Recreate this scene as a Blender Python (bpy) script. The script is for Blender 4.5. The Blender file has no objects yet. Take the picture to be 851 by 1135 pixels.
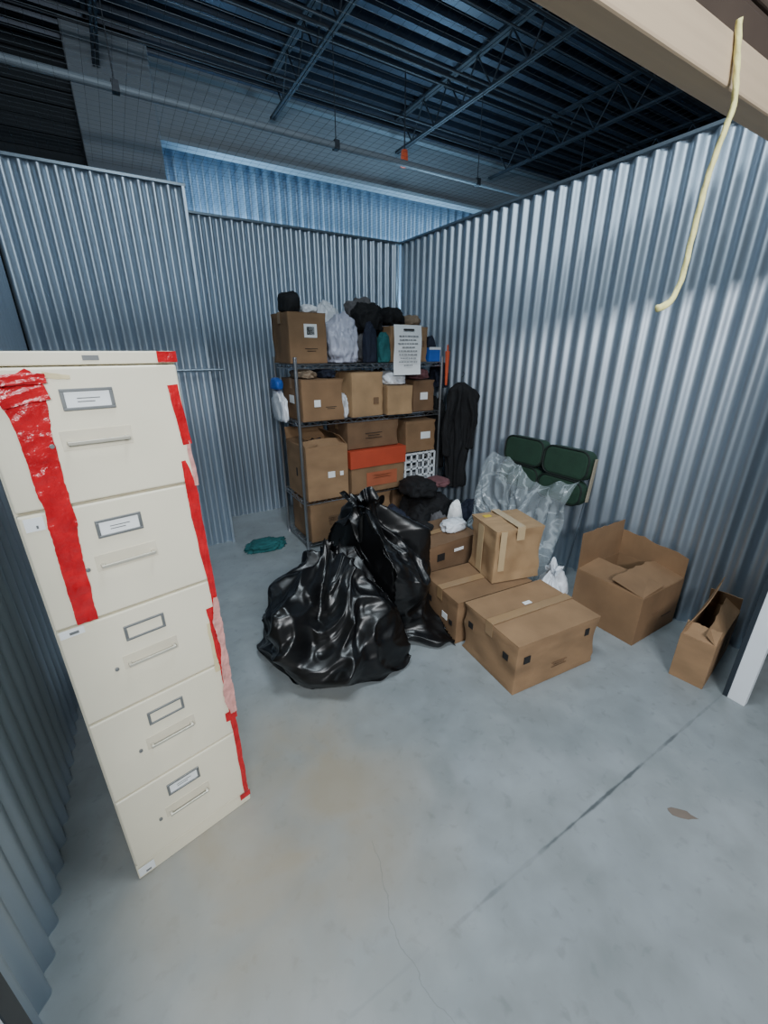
import bpy, bmesh, math, random
from mathutils import Vector, Matrix, noise, Euler
random.seed(4)
S=bpy.context.scene; COL=S.collection
TAU=math.tau
def lin(c):
    o=[]
    for v in c[:3]:
        v=v/255.0
        o.append(v/12.92 if v<=0.04045 else ((v+0.055)/1.055)**2.4)
    return tuple(o)
def sm(a,b,x):
    t=max(0,min(1,(x-a)/(b-a))); return t*t*(3-2*t)

# ---------------------------------------------------------------- materials
MATS={}
def mat(name,c,rough=.6,metal=0.,var=.12,scale=6,bump=0.,bscale=40,stretch=(1,1,1),spec=None,rvar=0):
    if name in MATS: return MATS[name]
    m=bpy.data.materials.new(name); m.use_nodes=True
    nt=m.node_tree; N=nt.nodes; L=nt.links
    b=N['Principled BSDF']; b.inputs['Roughness'].default_value=rough; b.inputs['Metallic'].default_value=metal
    if spec is not None: b.inputs['Specular IOR Level'].default_value=spec
    tc=N.new('ShaderNodeTexCoord'); mp=N.new('ShaderNodeMapping'); mp.inputs['Scale'].default_value=stretch
    L.new(tc.outputs['Object'],mp.inputs['Vector'])
    nz=N.new('ShaderNodeTexNoise'); nz.inputs['Scale'].default_value=scale; nz.inputs['Detail'].default_value=6
    L.new(mp.outputs['Vector'],nz.inputs['Vector'])
    cr=N.new('ShaderNodeValToRGB'); col=lin(c)
    cr.color_ramp.elements[0].position=.3; cr.color_ramp.elements[1].position=.7
    cr.color_ramp.elements[0].color=tuple(max(0,v*(1-var)) for v in col)+(1,)
    cr.color_ramp.elements[1].color=tuple(min(1,v*(1+var)) for v in col)+(1,)
    L.new(nz.outputs['Fac'],cr.inputs['Fac']); L.new(cr.outputs['Color'],b.inputs['Base Color'])
    if rvar:
        mr=N.new('ShaderNodeMapRange'); mr.inputs['To Min'].default_value=max(0.02,rough-rvar); mr.inputs['To Max'].default_value=min(1,rough+rvar)
        L.new(nz.outputs['Fac'],mr.inputs['Value']); L.new(mr.outputs['Result'],b.inputs['Roughness'])
    if bump:
        n2=N.new('ShaderNodeTexNoise'); n2.inputs['Scale'].default_value=bscale; n2.inputs['Detail'].default_value=4
        L.new(mp.outputs['Vector'],n2.inputs['Vector'])
        bp=N.new('ShaderNodeBump'); bp.inputs['Strength'].default_value=bump; bp.inputs['Distance'].default_value=.01
        L.new(n2.outputs['Fac'],bp.inputs['Height']); L.new(bp.outputs['Normal'],b.inputs['Normal'])
    MATS[name]=m; return m

GALV=mat('galvanised_steel',(180,193,206),.46,.85,.08,1.6,0,stretch=(1,1,.5))
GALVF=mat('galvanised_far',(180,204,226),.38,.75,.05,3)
TRIM=mat('trim_steel',(122,136,148),.4,.5,.06,5)
DARKTRIM=mat('dark_trim',(52,60,68),.5,.4,.1,5)
WHITE_TRIM=mat('white_trim',(235,240,245),.45,0,.04,5)
DECK=mat('roof_deck',(50,59,72),.42,.5,.25,3)
JOIST=mat('joist_paint',(38,45,54),.6,.2,.15,5)
BEAM=mat('beam_paint',(122,133,142),.7,0,.05,2)
COLUMN=mat('column_paint',(118,128,137),.7,0,.05,2)
PIPE=mat('pipe_paint',(104,116,126),.6,.1,.08,4)
DARKWALL=mat('dark_wall',(40,48,55),.8,0,.1,2)
BEIGE=mat('beige_bar',(188,166,140),.55,0,.08,14,.04,60,stretch=(.12,4,4))
BROWN=mat('brown_curtain',(70,58,50),.6,0,.15,8)
CREAM=mat('cream_enamel',(232,224,200),.42,0,.05,4,.03,120)
CHROME=mat('brushed_chrome',(172,174,178),.28,.9,.06,30)
HANDLE=mat('cream_metal_pull',(196,191,176),.35,.4,.04,30)
HOLD=mat('label_frame_grey',(128,130,130),.4,.5,.08,30)
PAPER=mat('white_paper',(238,240,240),.8,0,.03,10)
INK=mat('black_ink',(30,28,28),.7,0,.1,10)
GREYINK=mat('grey_print',(112,112,116),.7,0,.1,10)
REDT=mat('red_tape',(190,22,34),.22,0,.22,26,.45,45)
REDL=mat('faded_red_tape',(212,152,144),.35,0,.25,34,.4,50)
RESID=mat('tape_residue',(214,198,154),.6,0,.12,30)
CARD=[mat('cardboard_a',(148,117,86),.85,0,.18,5,.08,90,stretch=(1,1,2)),
      mat('cardboard_b',(134,104,75),.85,0,.20,4,.08,90),
      mat('cardboard_c',(164,133,98),.85,0,.16,6,.08,90),
      mat('cardboard_d',(116,89,65),.85,0,.20,5,.08,90)]
TAPE=mat('brown_tape',(158,128,94),.3,0,.06,12)
TAPEC=mat('clear_tape',(190,166,130),.22,0,.06,12)
ORANGE=mat('orange_lid',(188,74,48),.6,0,.1,5)
BAG=mat('black_bin_bag',(9,9,11),.34,0,.3,5,.10,13,rvar=.04,spec=.5)
BLACKC=mat('black_cloth',(15,15,18),.85,0,.3,12,.3,60)
NAVY=mat('navy_cloth',(26,32,50),.85,0,.2,12,.2,50)
GREYC=mat('grey_cloth',(92,90,92),.9,0,.15,8,.3,40)
WHITEC=mat('white_plastic_sheet',(222,226,232),.4,0,.06,8,.4,25)
BRIGHT=mat('glint_white_plastic',(252,252,252),.3,0,.01,8,.1,25)
LILAC=mat('pale_plastic_sheet',(186,188,204),.35,0,.1,8,.4,25)
TEAL=mat('teal_cloth',(30,92,94),.9,0,.2,12,.3,50)
PINK=mat('rose_cloth',(112,74,78),.9,0,.25,10,.3,50)
TAN=mat('tan_cloth',(140,122,102),.9,0,.15,10,.3,50)
BLUE=mat('blue_plastic',(40,92,178),.4,0,.1,8)
GREEN=mat('dark_green_canvas',(30,58,43),.8,0,.15,12,.2,120)
GREEND=mat('dark_green_piping',(16,28,23),.7,0,.1,12)
YELLOW=mat('yellow_rope',(232,224,150),.6,0,.1,40,.2,200)
YELP=mat('yellow_paper',(224,192,60),.6,0,.1,20)
ORG=mat('orange_plastic',(205,84,48),.5,0,.1,10)
WHITEP=mat('white_crate_plastic',(228,232,236),.4,0,.04,8)
WIRE=mat('wire_dark',(40,48,55),.7,.2,.1,10)

def plastic_clear():
    m=bpy.data.materials.new('clear_polythene'); m.use_nodes=True
    nt=m.node_tree; N=nt.nodes; L=nt.links
    b=N['Principled BSDF']; b.inputs['Base Color'].default_value=(.66,.74,.78,1); b.inputs['Roughness'].default_value=.14
    tr=N.new('ShaderNodeBsdfTransparent'); mx=N.new('ShaderNodeMixShader')
    tc=N.new('ShaderNodeTexCoord'); nz=N.new('ShaderNodeTexNoise'); nz.inputs['Scale'].default_value=4.5; nz.inputs['Detail'].default_value=3
    nz.inputs['Distortion'].default_value=1.6
    s=N.new('ShaderNodeMath'); s.operation='SUBTRACT'; s.inputs[1].default_value=.5; L.new(nz.outputs['Fac'],s.inputs[0])
    a=N.new('ShaderNodeMath'); a.operation='ABSOLUTE'; L.new(s.outputs[0],a.inputs[0])
    cr=N.new('ShaderNodeValToRGB'); cr.color_ramp.elements[0].position=.0; cr.color_ramp.elements[1].position=.045
    cr.color_ramp.elements[0].color=(.55,.55,.55,1); cr.color_ramp.elements[1].color=(.24,.24,.24,1)
    L.new(tc.outputs['Object'],nz.inputs['Vector']); L.new(a.outputs[0],cr.inputs['Fac']); L.new(cr.outputs['Color'],mx.inputs['Fac'])
    L.new(tr.outputs[0],mx.inputs[1]); L.new(b.outputs[0],mx.inputs[2])
    bp=N.new('ShaderNodeBump'); bp.inputs['Strength'].default_value=.6; L.new(a.outputs[0],bp.inputs['Height']); L.new(bp.outputs['Normal'],b.inputs['Normal'])
    L.new(mx.outputs[0],N['Material Output'].inputs['Surface'])
    return m
CLEAR=plastic_clear()

def floor_mat():
    m=bpy.data.materials.new('polished_concrete'); m.use_nodes=True
    nt=m.node_tree; N=nt.nodes; L=nt.links; b=N['Principled BSDF']
    tc=N.new('ShaderNodeTexCoord')
    def nz(s,d,dist=0):
        n=N.new('ShaderNodeTexNoise'); n.inputs['Scale'].default_value=s; n.inputs['Detail'].default_value=d; n.inputs['Distortion'].default_value=dist
        L.new(tc.outputs['Object'],n.inputs['Vector']); return n
    def math_(op,a,b_=None,clamp=False):
        n=N.new('ShaderNodeMath'); n.operation=op; n.use_clamp=clamp
        for i,x in enumerate((a,b_)):
            if x is None: continue
            if isinstance(x,(int,float)): n.inputs[i].default_value=x
            else: L.new(x,n.inputs[i])
        return n.outputs[0]
    def mixc(fac,c1,c2,bt='MIX'):
        n=N.new('ShaderNodeMixRGB'); n.blend_type=bt
        if isinstance(fac,(int,float)): n.inputs[0].default_value=fac
        else: L.new(fac,n.inputs[0])
        for i,x in ((1,c1),(2,c2)):
            if isinstance(x,tuple): n.inputs[i].default_value=x
            else: L.new(x,n.inputs[i])
        return n.outputs[0]
    def ramp(src,p0,c0,p1,c1):
        r=N.new('ShaderNodeValToRGB'); r.color_ramp.elements[0].position=p0; r.color_ramp.elements[1].position=p1
        r.color_ramp.elements[0].color=c0; r.color_ramp.elements[1].color=c1; L.new(src,r.inputs['Fac']); return r.outputs[0]
    a=nz(1.1,6,.5); c=nz(8,9,.3); f=nz(120,3); g=nz(3.1,6,.6); s2=nz(22,8,.4)
    base=ramp(a.outputs['Fac'],.3,lin((138,145,148))+(1,),.72,lin((160,166,168))+(1,))
    base=mixc(1,base,ramp(c.outputs['Fac'],.3,(.86,.86,.85,1),.7,(1.04,1.04,1.05,1)),'MULTIPLY')
    base=mixc(1,base,ramp(g.outputs['Fac'],.40,(.90,.90,.89,1),.55,(1,1,1,1)),'MULTIPLY')
    base=mixc(1,base,ramp(s2.outputs['Fac'],.58,(1,1,1,1),.72,(.84,.84,.83,1)),'MULTIPLY')
    sp=N.new('ShaderNodeSeparateXYZ'); L.new(tc.outputs['Object'],sp.inputs[0]); X,Y=sp.outputs['X'],sp.outputs['Y']
    def stain(cx,cy,r):
        d=math_('SQRT',math_('ADD',math_('POWER',math_('SUBTRACT',X,cx),2.0),math_('POWER',math_('SUBTRACT',Y,cy),2.0)))
        return math_('SUBTRACT',1.0,math_('DIVIDE',d,r),True)
    st=stain(.20,1.02,.70)
    sm_=math_('MULTIPLY',math_('MULTIPLY',st,1.6,True),ramp(g.outputs['Fac'],.34,(.35,.35,.35,1),.60,(1,1,1,1)))
    base=mixc(math_('MULTIPLY',sm_,.75,True),base,lin((152,139,116))+(1,))
    j=math_('ABSOLUTE',math_('SUBTRACT',Y,.48))
    wj=nz(14,4); s4=math_('SUBTRACT',math_('MULTIPLY',wj.outputs['Fac'],.016),j)
    s5=N.new('ShaderNodeMapRange'); s5.inputs['From Min'].default_value=.001; s5.inputs['From Max'].default_value=.006; L.new(s4,s5.inputs['Value'])
    mx=N.new('ShaderNodeMapRange'); mx.inputs['From Min'].default_value=.45; mx.inputs['From Max'].default_value=1.1; mx.inputs['To Min'].default_value=.12; mx.inputs['To Max'].default_value=.8; L.new(X,mx.inputs['Value'])
    br=nz(5,3); brr=N.new('ShaderNodeMapRange'); brr.inputs['From Min'].default_value=.38; brr.inputs['From Max'].default_value=.55; brr.inputs['To Min'].default_value=.25; L.new(br.outputs['Fac'],brr.inputs['Value'])
    base=mixc(math_('MULTIPLY',math_('MULTIPLY',s5.outputs[0],mx.outputs[0]),brr.outputs[0]),base,lin((62,66,68))+(1,))
    w2=nz(3,5); cr_=math_('ABSOLUTE',math_('SUBTRACT',math_('SUBTRACT',X,math_('MULTIPLY',w2.outputs['Fac'],.22)),.30))
    k=math_('MULTIPLY',math_('MULTIPLY',math_('LESS_THAN',cr_,.0014),math_('LESS_THAN',Y,.8)),.35)
    base=mixc(k,base,lin((90,92,92))+(1,))
    L.new(base,b.inputs['Base Color'])
    mr=N.new('ShaderNodeMapRange'); mr.inputs['To Min'].default_value=.30; mr.inputs['To Max'].default_value=.5; L.new(c.outputs['Fac'],mr.inputs['Value']); L.new(mr.outputs[0],b.inputs['Roughness'])
    bp=N.new('ShaderNodeBump'); bp.inputs['Strength'].default_value=.06; L.new(f.outputs['Fac'],bp.inputs['Height']); L.new(bp.outputs['Normal'],b.inputs['Normal'])
    return m
FLOOR=floor_mat()

# ---------------------------------------------------------------- mesh helpers
class MB:
    def __init__(s): s.v=[]; s.f=[]
    def add(s,vs,fs,M=None):
        o=len(s.v)
        for p in vs:
            p=Vector(p); s.v.append(tuple(M@p) if M else tuple(p))
        for f in fs: s.f.append(tuple(i+o for i in f))
        return s
    def box(s,x0,x1,y0,y1,z0,z1,M=None):
        v=[(x0,y0,z0),(x1,y0,z0),(x1,y1,z0),(x0,y1,z0),(x0,y0,z1),(x1,y0,z1),(x1,y1,z1),(x0,y1,z1)]
        f=[(0,3,2,1),(4,5,6,7),(0,1,5,4),(1,2,6,5),(2,3,7,6),(3,0,4,7)]
        return s.add(v,f,M)
    def tube(s,p0,p1,r,n=8,r2=None):
        p0=Vector(p0);p1=Vector(p1); d=(p1-p0)
        if d.length<1e-6: return s
        q=d.to_track_quat('Z','Y'); r2=r if r2 is None else r2
        v=[];f=[]
        for k,(p,rr) in enumerate(((p0,r),(p1,r2))):
            for i in range(n):
                a=TAU*i/n; v.append(p+q@Vector((rr*math.cos(a),rr*math.sin(a),0)))
        for i in range(n):
            j=(i+1)%n; f.append((i,j,n+j,n+i))
        f.append(tuple(range(n-1,-1,-1))); f.append(tuple(range(n,2*n)))
        return s.add(v,f)
    def path(s,pts,r,n=8):
        for a,b in zip(pts[:-1],pts[1:]): s.tube(a,b,r,n)
        return s
    def obj(s,name,m,parent=None,bevel=0,smooth=False,loc=None,rot=None,seg=2):
        me=bpy.data.meshes.new(name); me.from_pydata(s.v,[],s.f); me.update()
        me.materials.append(m)
        if smooth:
            for p in me.polygons: p.use_smooth=True
        o=bpy.data.objects.new(name,me); COL.objects.link(o)
        if parent: o.parent=parent
        if loc: o.location=loc
        if rot: o.rotation_euler=rot
        if bevel:
            b=o.modifiers.new('bevel','BEVEL'); b.width=bevel; b.segments=seg; b.limit_method='ANGLE'
        return o
def thing(name,label,cat,loc,rz=0,group=None,rot=None):
    e=bpy.data.objects.new(name,None); COL.objects.link(e); e.empty_display_size=.1
    e.location=loc; e.rotation_euler=rot if rot else (0,0,rz)
    e['label']=label; e['category']=cat
    if group: e['group']=group
    return e
def tag(o,label,cat,group=None):
    o['label']=label; o['category']=cat
    if group: o['group']=group
    return o
def struct(o,label=None):
    o['kind']='structure'
    if label: o['label']=label
    return o

# ---------------------------------------------------------------- room shell
WH=2.55
def corrug(name,p0,p1,z0,z1,m,nrm,pitch=.084,amp=.0125,label=None):
    p0=Vector((p0[0],p0[1],0));p1=Vector((p1[0],p1[1],0)); L=(p1-p0).length; d=(p1-p0)/L; n=Vector((nrm[0],nrm[1],0))
    xs=[];k=0; NS=14
    while k*pitch<L:
        for a in range(NS):
            x=(k+a/NS)*pitch
            s=math.sin(TAU*a/NS); s=math.copysign(abs(s)**.85,s)
            if x<L: xs.append((x,amp*(s-1)))
        k+=1
    xs.append((L,-amp))
    v=[];f=[]
    for x,h in xs:
        q=p0+d*x+n*h; v.append((q.x,q.y,z0)); v.append((q.x,q.y,z1))
    for i in range(len(xs)-1): f.append((2*i,2*i+2,2*i+3,2*i+1))
    b=MB(); b.add(v,f); o=b.obj(name,m,smooth=True)
    return struct(o,label)
XR=2.66; XL=-.45; YB=4.08; YJ=3.5; XJ=.58; YD=.48
b=MB(); b.box(-3,9,-3.5,9,-.1,0); struct(b.obj('floor',FLOOR),'smooth grey concrete floor with stains and a saw-cut joint')
corrug('wall_right',(XR,YD),(XR,YB),0,WH,GALV,(-1,0),pitch=.10,amp=.015,label='corrugated galvanised steel partition wall')
corrug('wall_back',(XJ,YB),(XR,YB),0,WH,GALV,(0,-1),label='corrugated galvanised steel partition wall')
corrug('wall_jog_front',(XL,YJ),(XJ,YJ),0,WH,GALV,(0,-1),label='corrugated galvanised steel partition wall')
corrug('wall_jog_side',(XJ,YJ),(XJ,YB),0,WH,GALV,(1,0),label='corrugated galvanised steel partition wall')
corrug('wall_left',(XL,YD),(XL,YJ),0,WH,GALV,(1,0),label='corrugated galvanised steel partition wall')
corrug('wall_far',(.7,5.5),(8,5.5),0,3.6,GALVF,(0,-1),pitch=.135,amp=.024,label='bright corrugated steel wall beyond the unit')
def trim(n,x0,x1,y0,y1,z0,z1,m,bev=.002):
    b=MB(); b.box(x0,x1,y0,y1,z0,z1); return struct(b.obj('trim_%d'%n,m,bevel=bev))
trim(1,XR-.012,XR+.035,YD,YB+.03,WH,WH+.018,TRIM)
trim(2,XJ,XR-.014,YB-.012,YB+.03,WH,WH+.018,TRIM)
trim(3,XL,XJ+.02,YJ-.012,YJ+.03,WH,WH+.018,TRIM)
trim(4,XJ-.03,XJ+.02,YJ+.032,YB-.014,WH,WH+.03,DARKTRIM)
trim(5,XL-.04,XL+.012,YD,YJ-.014,WH,WH+.018,TRIM)
trim(6,XJ-.01,XJ+.01,YJ-.028,YJ+.01,0,WH,GALV)
trim(7,2.24,XR,YD-.012,YD+.006,0,2.5,DARKTRIM)
trim(8,2.205,2.24,.395,.462,0,2.3,WHITE_TRIM)
trim(9,2.205,2.239,.4625,.482,0,2.3,DARKTRIM)
trim(10,XL,-.31,YD-.012,YD+.012,0,2.5,DARKTRIM)
trim(11,-.309,-.275,.395,.462,0,2.3,WHITE_TRIM)
trim(12,-.309,-.275,.4625,.50,0,2.3,DARKTRIM)
trim(13,.10,.70,4.95,5.45,0,3.93,COLUMN,.01)
trim(14,.701,8,5.10,5.185,3.35,3.84,BEAM,.004)
trim(15,.701,8,5.02,5.185,3.31,3.349,BEAM,.004)
trim(16,.701,8,5.02,5.185,3.841,3.88,BEAM,.004)
b=MB(); b.box(-3,.7,5.46,5.6,0,3.95)
for i in range(18): b.box(-3,.1,5.43,5.46,2.0+i*.11,2.0+i*.11+.085)
struct(b.obj('wall_outer_dark',DARKWALL))
b=MB(); b.box(-3,-2.9,-3.5,5.4,0,3.95); struct(b.obj('wall_outer_left',DARKWALL))
b=MB(); b.box(8.9,9,-3.5,9,0,3.95); struct(b.obj('wall_outer_right',DARKWALL))
b=MB(); b.box(-3,9,-3.6,-3.5,0,3.95); struct(b.obj('wall_outer_front',mat('corridor_wall',(150,160,168),.8)))
b=MB(); v=[];f=[]; y=-3.5; pts=[]
while y<9:
    pts+=[(y,3.98),(y+.07,3.98),(y+.09,4.05),(y+.165,4.05)]; y+=.185
for (yy,zz) in pts: v+= [(-3,yy,zz),(9,yy,zz)]
for i in range(len(pts)-1): f.append((2*i,2*i+1,2*i+3,2*i+2))
b.add(v,f); struct(b.obj('ceiling',DECK),'dark ribbed steel roof deck')
for k,xj in enumerate((-1.2,.3,1.75,3.2,4.65,6.1)):
    b=MB(); ye=4.9 if k==1 else 5.0
    b.box(xj-.035,xj-.004,-3.4,ye,3.955,3.975); b.box(xj+.004,xj+.035,-3.4,ye,3.955,3.975)
    b.box(xj-.024,xj-.004,-3.4,ye,3.66,3.68); b.box(xj+.004,xj+.024,-3.4,ye,3.66,3.68)
    y=-3.3; up=False; pts=[]
    while y<ye: pts.append((xj,y,3.955 if up else 3.675)); up=not up; y+=.2
    b.path(pts,.008,6)
    o=b.obj('roof_joist',JOIST); struct(o,'open-web steel roof joist'); tag(o,'grey open-web steel joist below the ribbed roof deck','joist','roof joists')
for k,(yy,zz,rr) in enumerate(((2.6,3.70,.010),(2.9,3.85,.012),(3.1,3.85,.008),(3.5,3.70,.010),(3.75,3.8,.014),(4.0,3.88,.012),(4.3,3.70,.010),(4.65,3.8,.008))):
    b=MB(); b.tube((-2.8,yy,zz-.03),(8.8,yy,zz-.03),rr,8); o=b.obj('bridging_rod',JOIST); struct(o); tag(o,'thin steel bridging rod crossing beneath the roof joists','rod','bridging rods')
e=thing('sprinkler_pipe','pale grey steel pipe running above the partition walls','pipe',(0,3.6,3.02))
b=MB(); b.tube((-2.8,0,0),(6.5,0,0),.024,14); b.obj('pipe',PIPE,e,smooth=False)
for x in (-1.2,.3,1.75,3.2,4.65):
    b=MB(); b.box(x-.02,x+.02,-.027,.027,-.027,.03); b.tube((x,0,.02),(x,0,.64),.004,6); b.obj('pipe_hanger',JOIST,e)
e=thing('fire_sprinkler','small orange capped sprinkler drop hanging from the roof','sprinkler',(2.776,4.2,3.3))
b=MB(); b.tube((0,0,.07),(0,0,.66),.007,8); b.obj('drop_pipe',JOIST,e)
b=MB(); b.tube((0,0,-.06),(0,0,.07),.040,12,.03); b.obj('orange_cap',ORG,e,bevel=.004)
b=MB(); zt=WH+.045; r=.0006
def wire(p0,p1): b.tube(p0,p1,r,3)
n=int((XR-XL)/.05)
for i in range(n+1):
    x=XL+i*(XR-XL)/n; wire((x,YD,zt),(x,YJ if x<XJ else YB,zt))
n=int((YB-YD)/.05)
for i in range(n+1):
    y=YD+i*(YB-YD)/n; wire((XL if y<YJ else XJ,y,zt+.002),(XR,y,zt+.002))
o=b.obj('wire_mesh_panel',WIRE); tag(o,'fine steel security wire mesh covering the top of the unit','wire mesh')
# roll up door
d=bpy.data.objects.new('door_1',None); COL.objects.link(d); struct(d,'raised roll-up door with beige bottom bar')
b=MB(); b.box(-.27,2.2,YD-.025,YD+.02,1.944,2.006); o=b.obj('door_bottom_bar',BEIGE,bevel=.004); o.parent=d
b=MB(); z=2.008
while z<2.45: b.box(-.27,2.2,YD-.012,YD+.006,z,z+.05); b.box(-.27,2.2,YD-.006,YD,z+.05,z+.062); z+=.062
o=b.obj('door_curtain',BROWN,bevel=.003); o.parent=d
# pull rope (swept tube mesh)
pts=[(.897,.4505,2.016),(.909,.449,1.985),(.917,.445,1.95),(.920,.441,1.915),(.905,.44,1.87),(.893,.441,1.82),(.887,.44,1.775),(.884,.44,1.72),(.881,.44,1.668),(.86,.44,1.632),(.823,.44,1.619)]
P=[Vector(p) for p in pts]; den=[]
for i in range(len(P)-1):
    p0=P[max(0,i-1)];p1=P[i];p2=P[i+1];p3=P[min(len(P)-1,i+2)]
    for k in range(10):
        t=k/10; den.append(.5*((2*p1)+(p2-p0)*t+(2*p0-5*p1+4*p2-p3)*t*t+(3*p1-p0-3*p2+p3)*t**3))
den.append(P[-1]); v=[];f=[];ns=12
for i,p in enumerate(den):
    tg=(den[min(i+1,len(den)-1)]-den[max(i-1,0)]).normalized(); q=tg.to_track_quat('Z','Y'); t=i/len(den)
    rr=.0044*(1+.35*sm(.85,.93,t))*(1 if i<len(den)-1 else .5)
    for j in range(ns):
        a=TAU*j/ns; r=rr*(1+.12*math.sin(3*a+i*.9)); v.append(p+q@Vector((r*math.cos(a),r*math.sin(a),0)))
for i in range(len(den)-1):
    for j in range(ns): j2=(j+1)%ns; f.append((i*ns+j,i*ns+j2,(i+1)*ns+j2,(i+1)*ns+j))
f.append(tuple(range(ns-1,-1,-1))); f.append(tuple(range((len(den)-1)*ns,len(den)*ns)))
b=MB(); b.add(v,f); ro=b.obj('pull_rope',YELLOW,smooth=True); tag(ro,'pale yellow nylon pull rope hanging from the roll-up door','rope')
b=MB(); b.tube((.28,YJ-.06,1.42),(.68,YJ-.06,1.42),.008,8); b.tube((.30,YJ-.06,1.42),(.30,YJ-.022,1.42),.008,8); b.tube((.52,YJ-.06,1.42),(.52,YJ-.022,1.42),.008,8)
o=b.obj('wall_rail',TRIM); tag(o,'thin steel rail fixed to the corrugated wall','rail')

# ---------------------------------------------------------------- filing cabinet
W=.373; D=.68; H=1.55
cab=thing('filing_cabinet','tall cream five-drawer metal filing cabinet with red tape','filing cabinet',(-.130,1.452,0),math.radians(11.76))
b=MB(); b.box(-W/2,W/2,-D/2+.016,D/2,.0,H); b.obj('body',CREAM,cab,bevel=.004)
b=MB(); b.box(-W/2,W/2,-D/2,-D/2+.0155,H-.027,H); b.obj('top_rail',CREAM,cab,bevel=.003)
b=MB(); b.box(-W/2,W/2,-D/2,-D/2+.0155,0,.058); b.obj('base_rail',CREAM,cab,bevel=.003)
pd=(H-.027-.058)/5
for i in range(5):
    zt=H-.027-i*pd; zb=zt-pd
    dr=MB(); dr.box(-W/2+.003,W/2-.003,-D/2-.004,-D/2+.0155,zb+.003,zt-.003)
    dr=dr.obj('drawer',CREAM,cab,bevel=.005,seg=3)
    yf=-D/2-.004
    zc=zt-.068; sx=.48*W-W/2
    fr=MB()
    for (x0,x1,z0,z1) in ((-.048,.048,.016,.022),(-.048,.048,-.022,-.016),(-.048,-.041,-.016,.016),(.041,.048,-.016,.016)):
        fr.box(sx+x0,sx+x1,yf-.005,yf,zc+z0,zc+z1)
    fr.obj('label_holder',HOLD,dr,bevel=.001)
    cd=MB(); cd.box(sx-.041,sx+.041,yf-.0015,yf,zc-.016,zc+.016); cd.obj('label_card',PAPER if i<2 or i==4 else CREAM,dr)
    if i in (0,1,4):
        tx=MB(); tx.box(sx-.02,sx+.022,yf-.0022,yf-.0016,zc+.001,zc+.003); tx.box(sx-.02,sx+.012,yf-.0022,yf-.0016,zc-.006,zc-.004); tx.obj('handwriting',HOLD,dr)
    zh=zt-.157
    h=MB(); h.box(sx-.058,sx+.06,yf-.018,yf-.013,zh-.0035,zh+.0045); h.box(sx-.058,sx-.050,yf-.014,yf,zh-.0035,zh+.0045); h.box(sx+.052,sx+.06,yf-.014,yf,zh-.0035,zh+.0045)
    h.obj('handle',HANDLE,dr,bevel=.0015)
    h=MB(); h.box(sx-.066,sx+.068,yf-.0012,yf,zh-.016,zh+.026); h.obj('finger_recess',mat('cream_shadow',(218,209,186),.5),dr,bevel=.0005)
    k=MB(); k.tube((sx-.084,yf,zh-.002),(sx-.084,yf-.006,zh-.002),.005,12); k.obj('latch_button',HOLD,dr,bevel=.001)
b=MB(); b.box(.0,.03,-D/2-.0015,-D/2,H-.018,H-.008); b.obj('name_plate',HOLD,cab)
def tape(pts,width,m,seed=0,name='red_tape',y=-D/2-.0062,ragged=.11,wr=.003):
    b=MB(); v=[];f=[]; dense=[]
    for (a,c) in zip(pts[:-1],pts[1:]):
        n=max(2,int(math.hypot(c[0]-a[0],c[1]-a[1])/.006))
        for i in range(n): t=i/n; dense.append((a[0]+(c[0]-a[0])*t,a[1]+(c[1]-a[1])*t,(a[2] if len(a)>2 else width)*(1-t)+(c[2] if len(c)>2 else width)*t))
    q=pts[-1]; dense.append((q[0],q[1],q[2] if len(q)>2 else width)); nW=10
    for i,(x,z,w) in enumerate(dense):
        w2=w*(1+ragged*noise.noise(Vector((seed,i*.15,0)))+ragged*.5*noise.noise(Vector((seed,i*.7,3)))); off=.003*noise.noise(Vector((seed+5,i*.1,1)))
        if i+1<len(dense): dx,dz=dense[i+1][0]-x,dense[i+1][1]-z
        l=math.hypot(dx,dz) or 1; px,pz=dz/l,-dx/l
        for j in range(nW+1):
            t=(j/nW-.5)*w2+off
            wrk=abs(noise.noise(Vector((x*22+j*.35,z*40+j*.2,seed))))
            v.append((min(W/2+.002,x+px*t),y-wr*wrk,z+pz*t))
    for i in range(len(dense)-1):
        for j in range(nW):
            a=i*(nW+1)+j; f.append((a,a+1,a+nW+2,a+nW+1))
    b.add(v,f); return b.obj(name,m,cab,smooth=True)
fx=lambda s: s*W-W/2
tape([(fx(.165),1.503,.06),(fx(.19),1.488,.078),(fx(.195),1.44,.07),(fx(.195),1.40,.054),(fx(.20),1.2,.05),(fx(.185),1.1,.045),(fx(.178),.94,.042)],.05,REDT,1,wr=.006)
tape([(fx(.09),1.46),(fx(.30),1.474)],.03,REDT,2,y=-D/2-.0125,wr=.006,ragged=.2)
tape([(fx(.08),1.498,.024),(fx(.31),1.500,.018)],.02,REDT,9,'red_tape',y=-D/2-.013,ragged=.3,wr=.005)
tape([(fx(.30),1.506,.012),(fx(.42),1.500,.008)],.02,RESID,19,'tape_residue',y=-D/2-.0055,ragged=.5,wr=.0005)
tape([(fx(.885),1.538),(fx(1.0),1.538)],.024,REDT,3)
tape([(fx(.945),1.475,.024),(fx(.96),1.40),(fx(.975),1.33)],.022,REDT,4)
tape([(fx(.985),1.34,.008),(fx(.99),1.22,.014)],.012,REDL,14,'faded_tape')
tape([(fx(.93),1.29,.01),(fx(.95),1.22,.028),(fx(.96),1.05,.024),(fx(.975),.93,.018),(fx(.975),.83,.014)],.025,REDT,5,wr=.004)
tape([(fx(.935),.85,.026),(fx(.95),.76,.028),(fx(.955),.62,.022),(fx(.965),.50,.018),(fx(.965),.44,.022)],.03,REDT,6,wr=.004)
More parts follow.
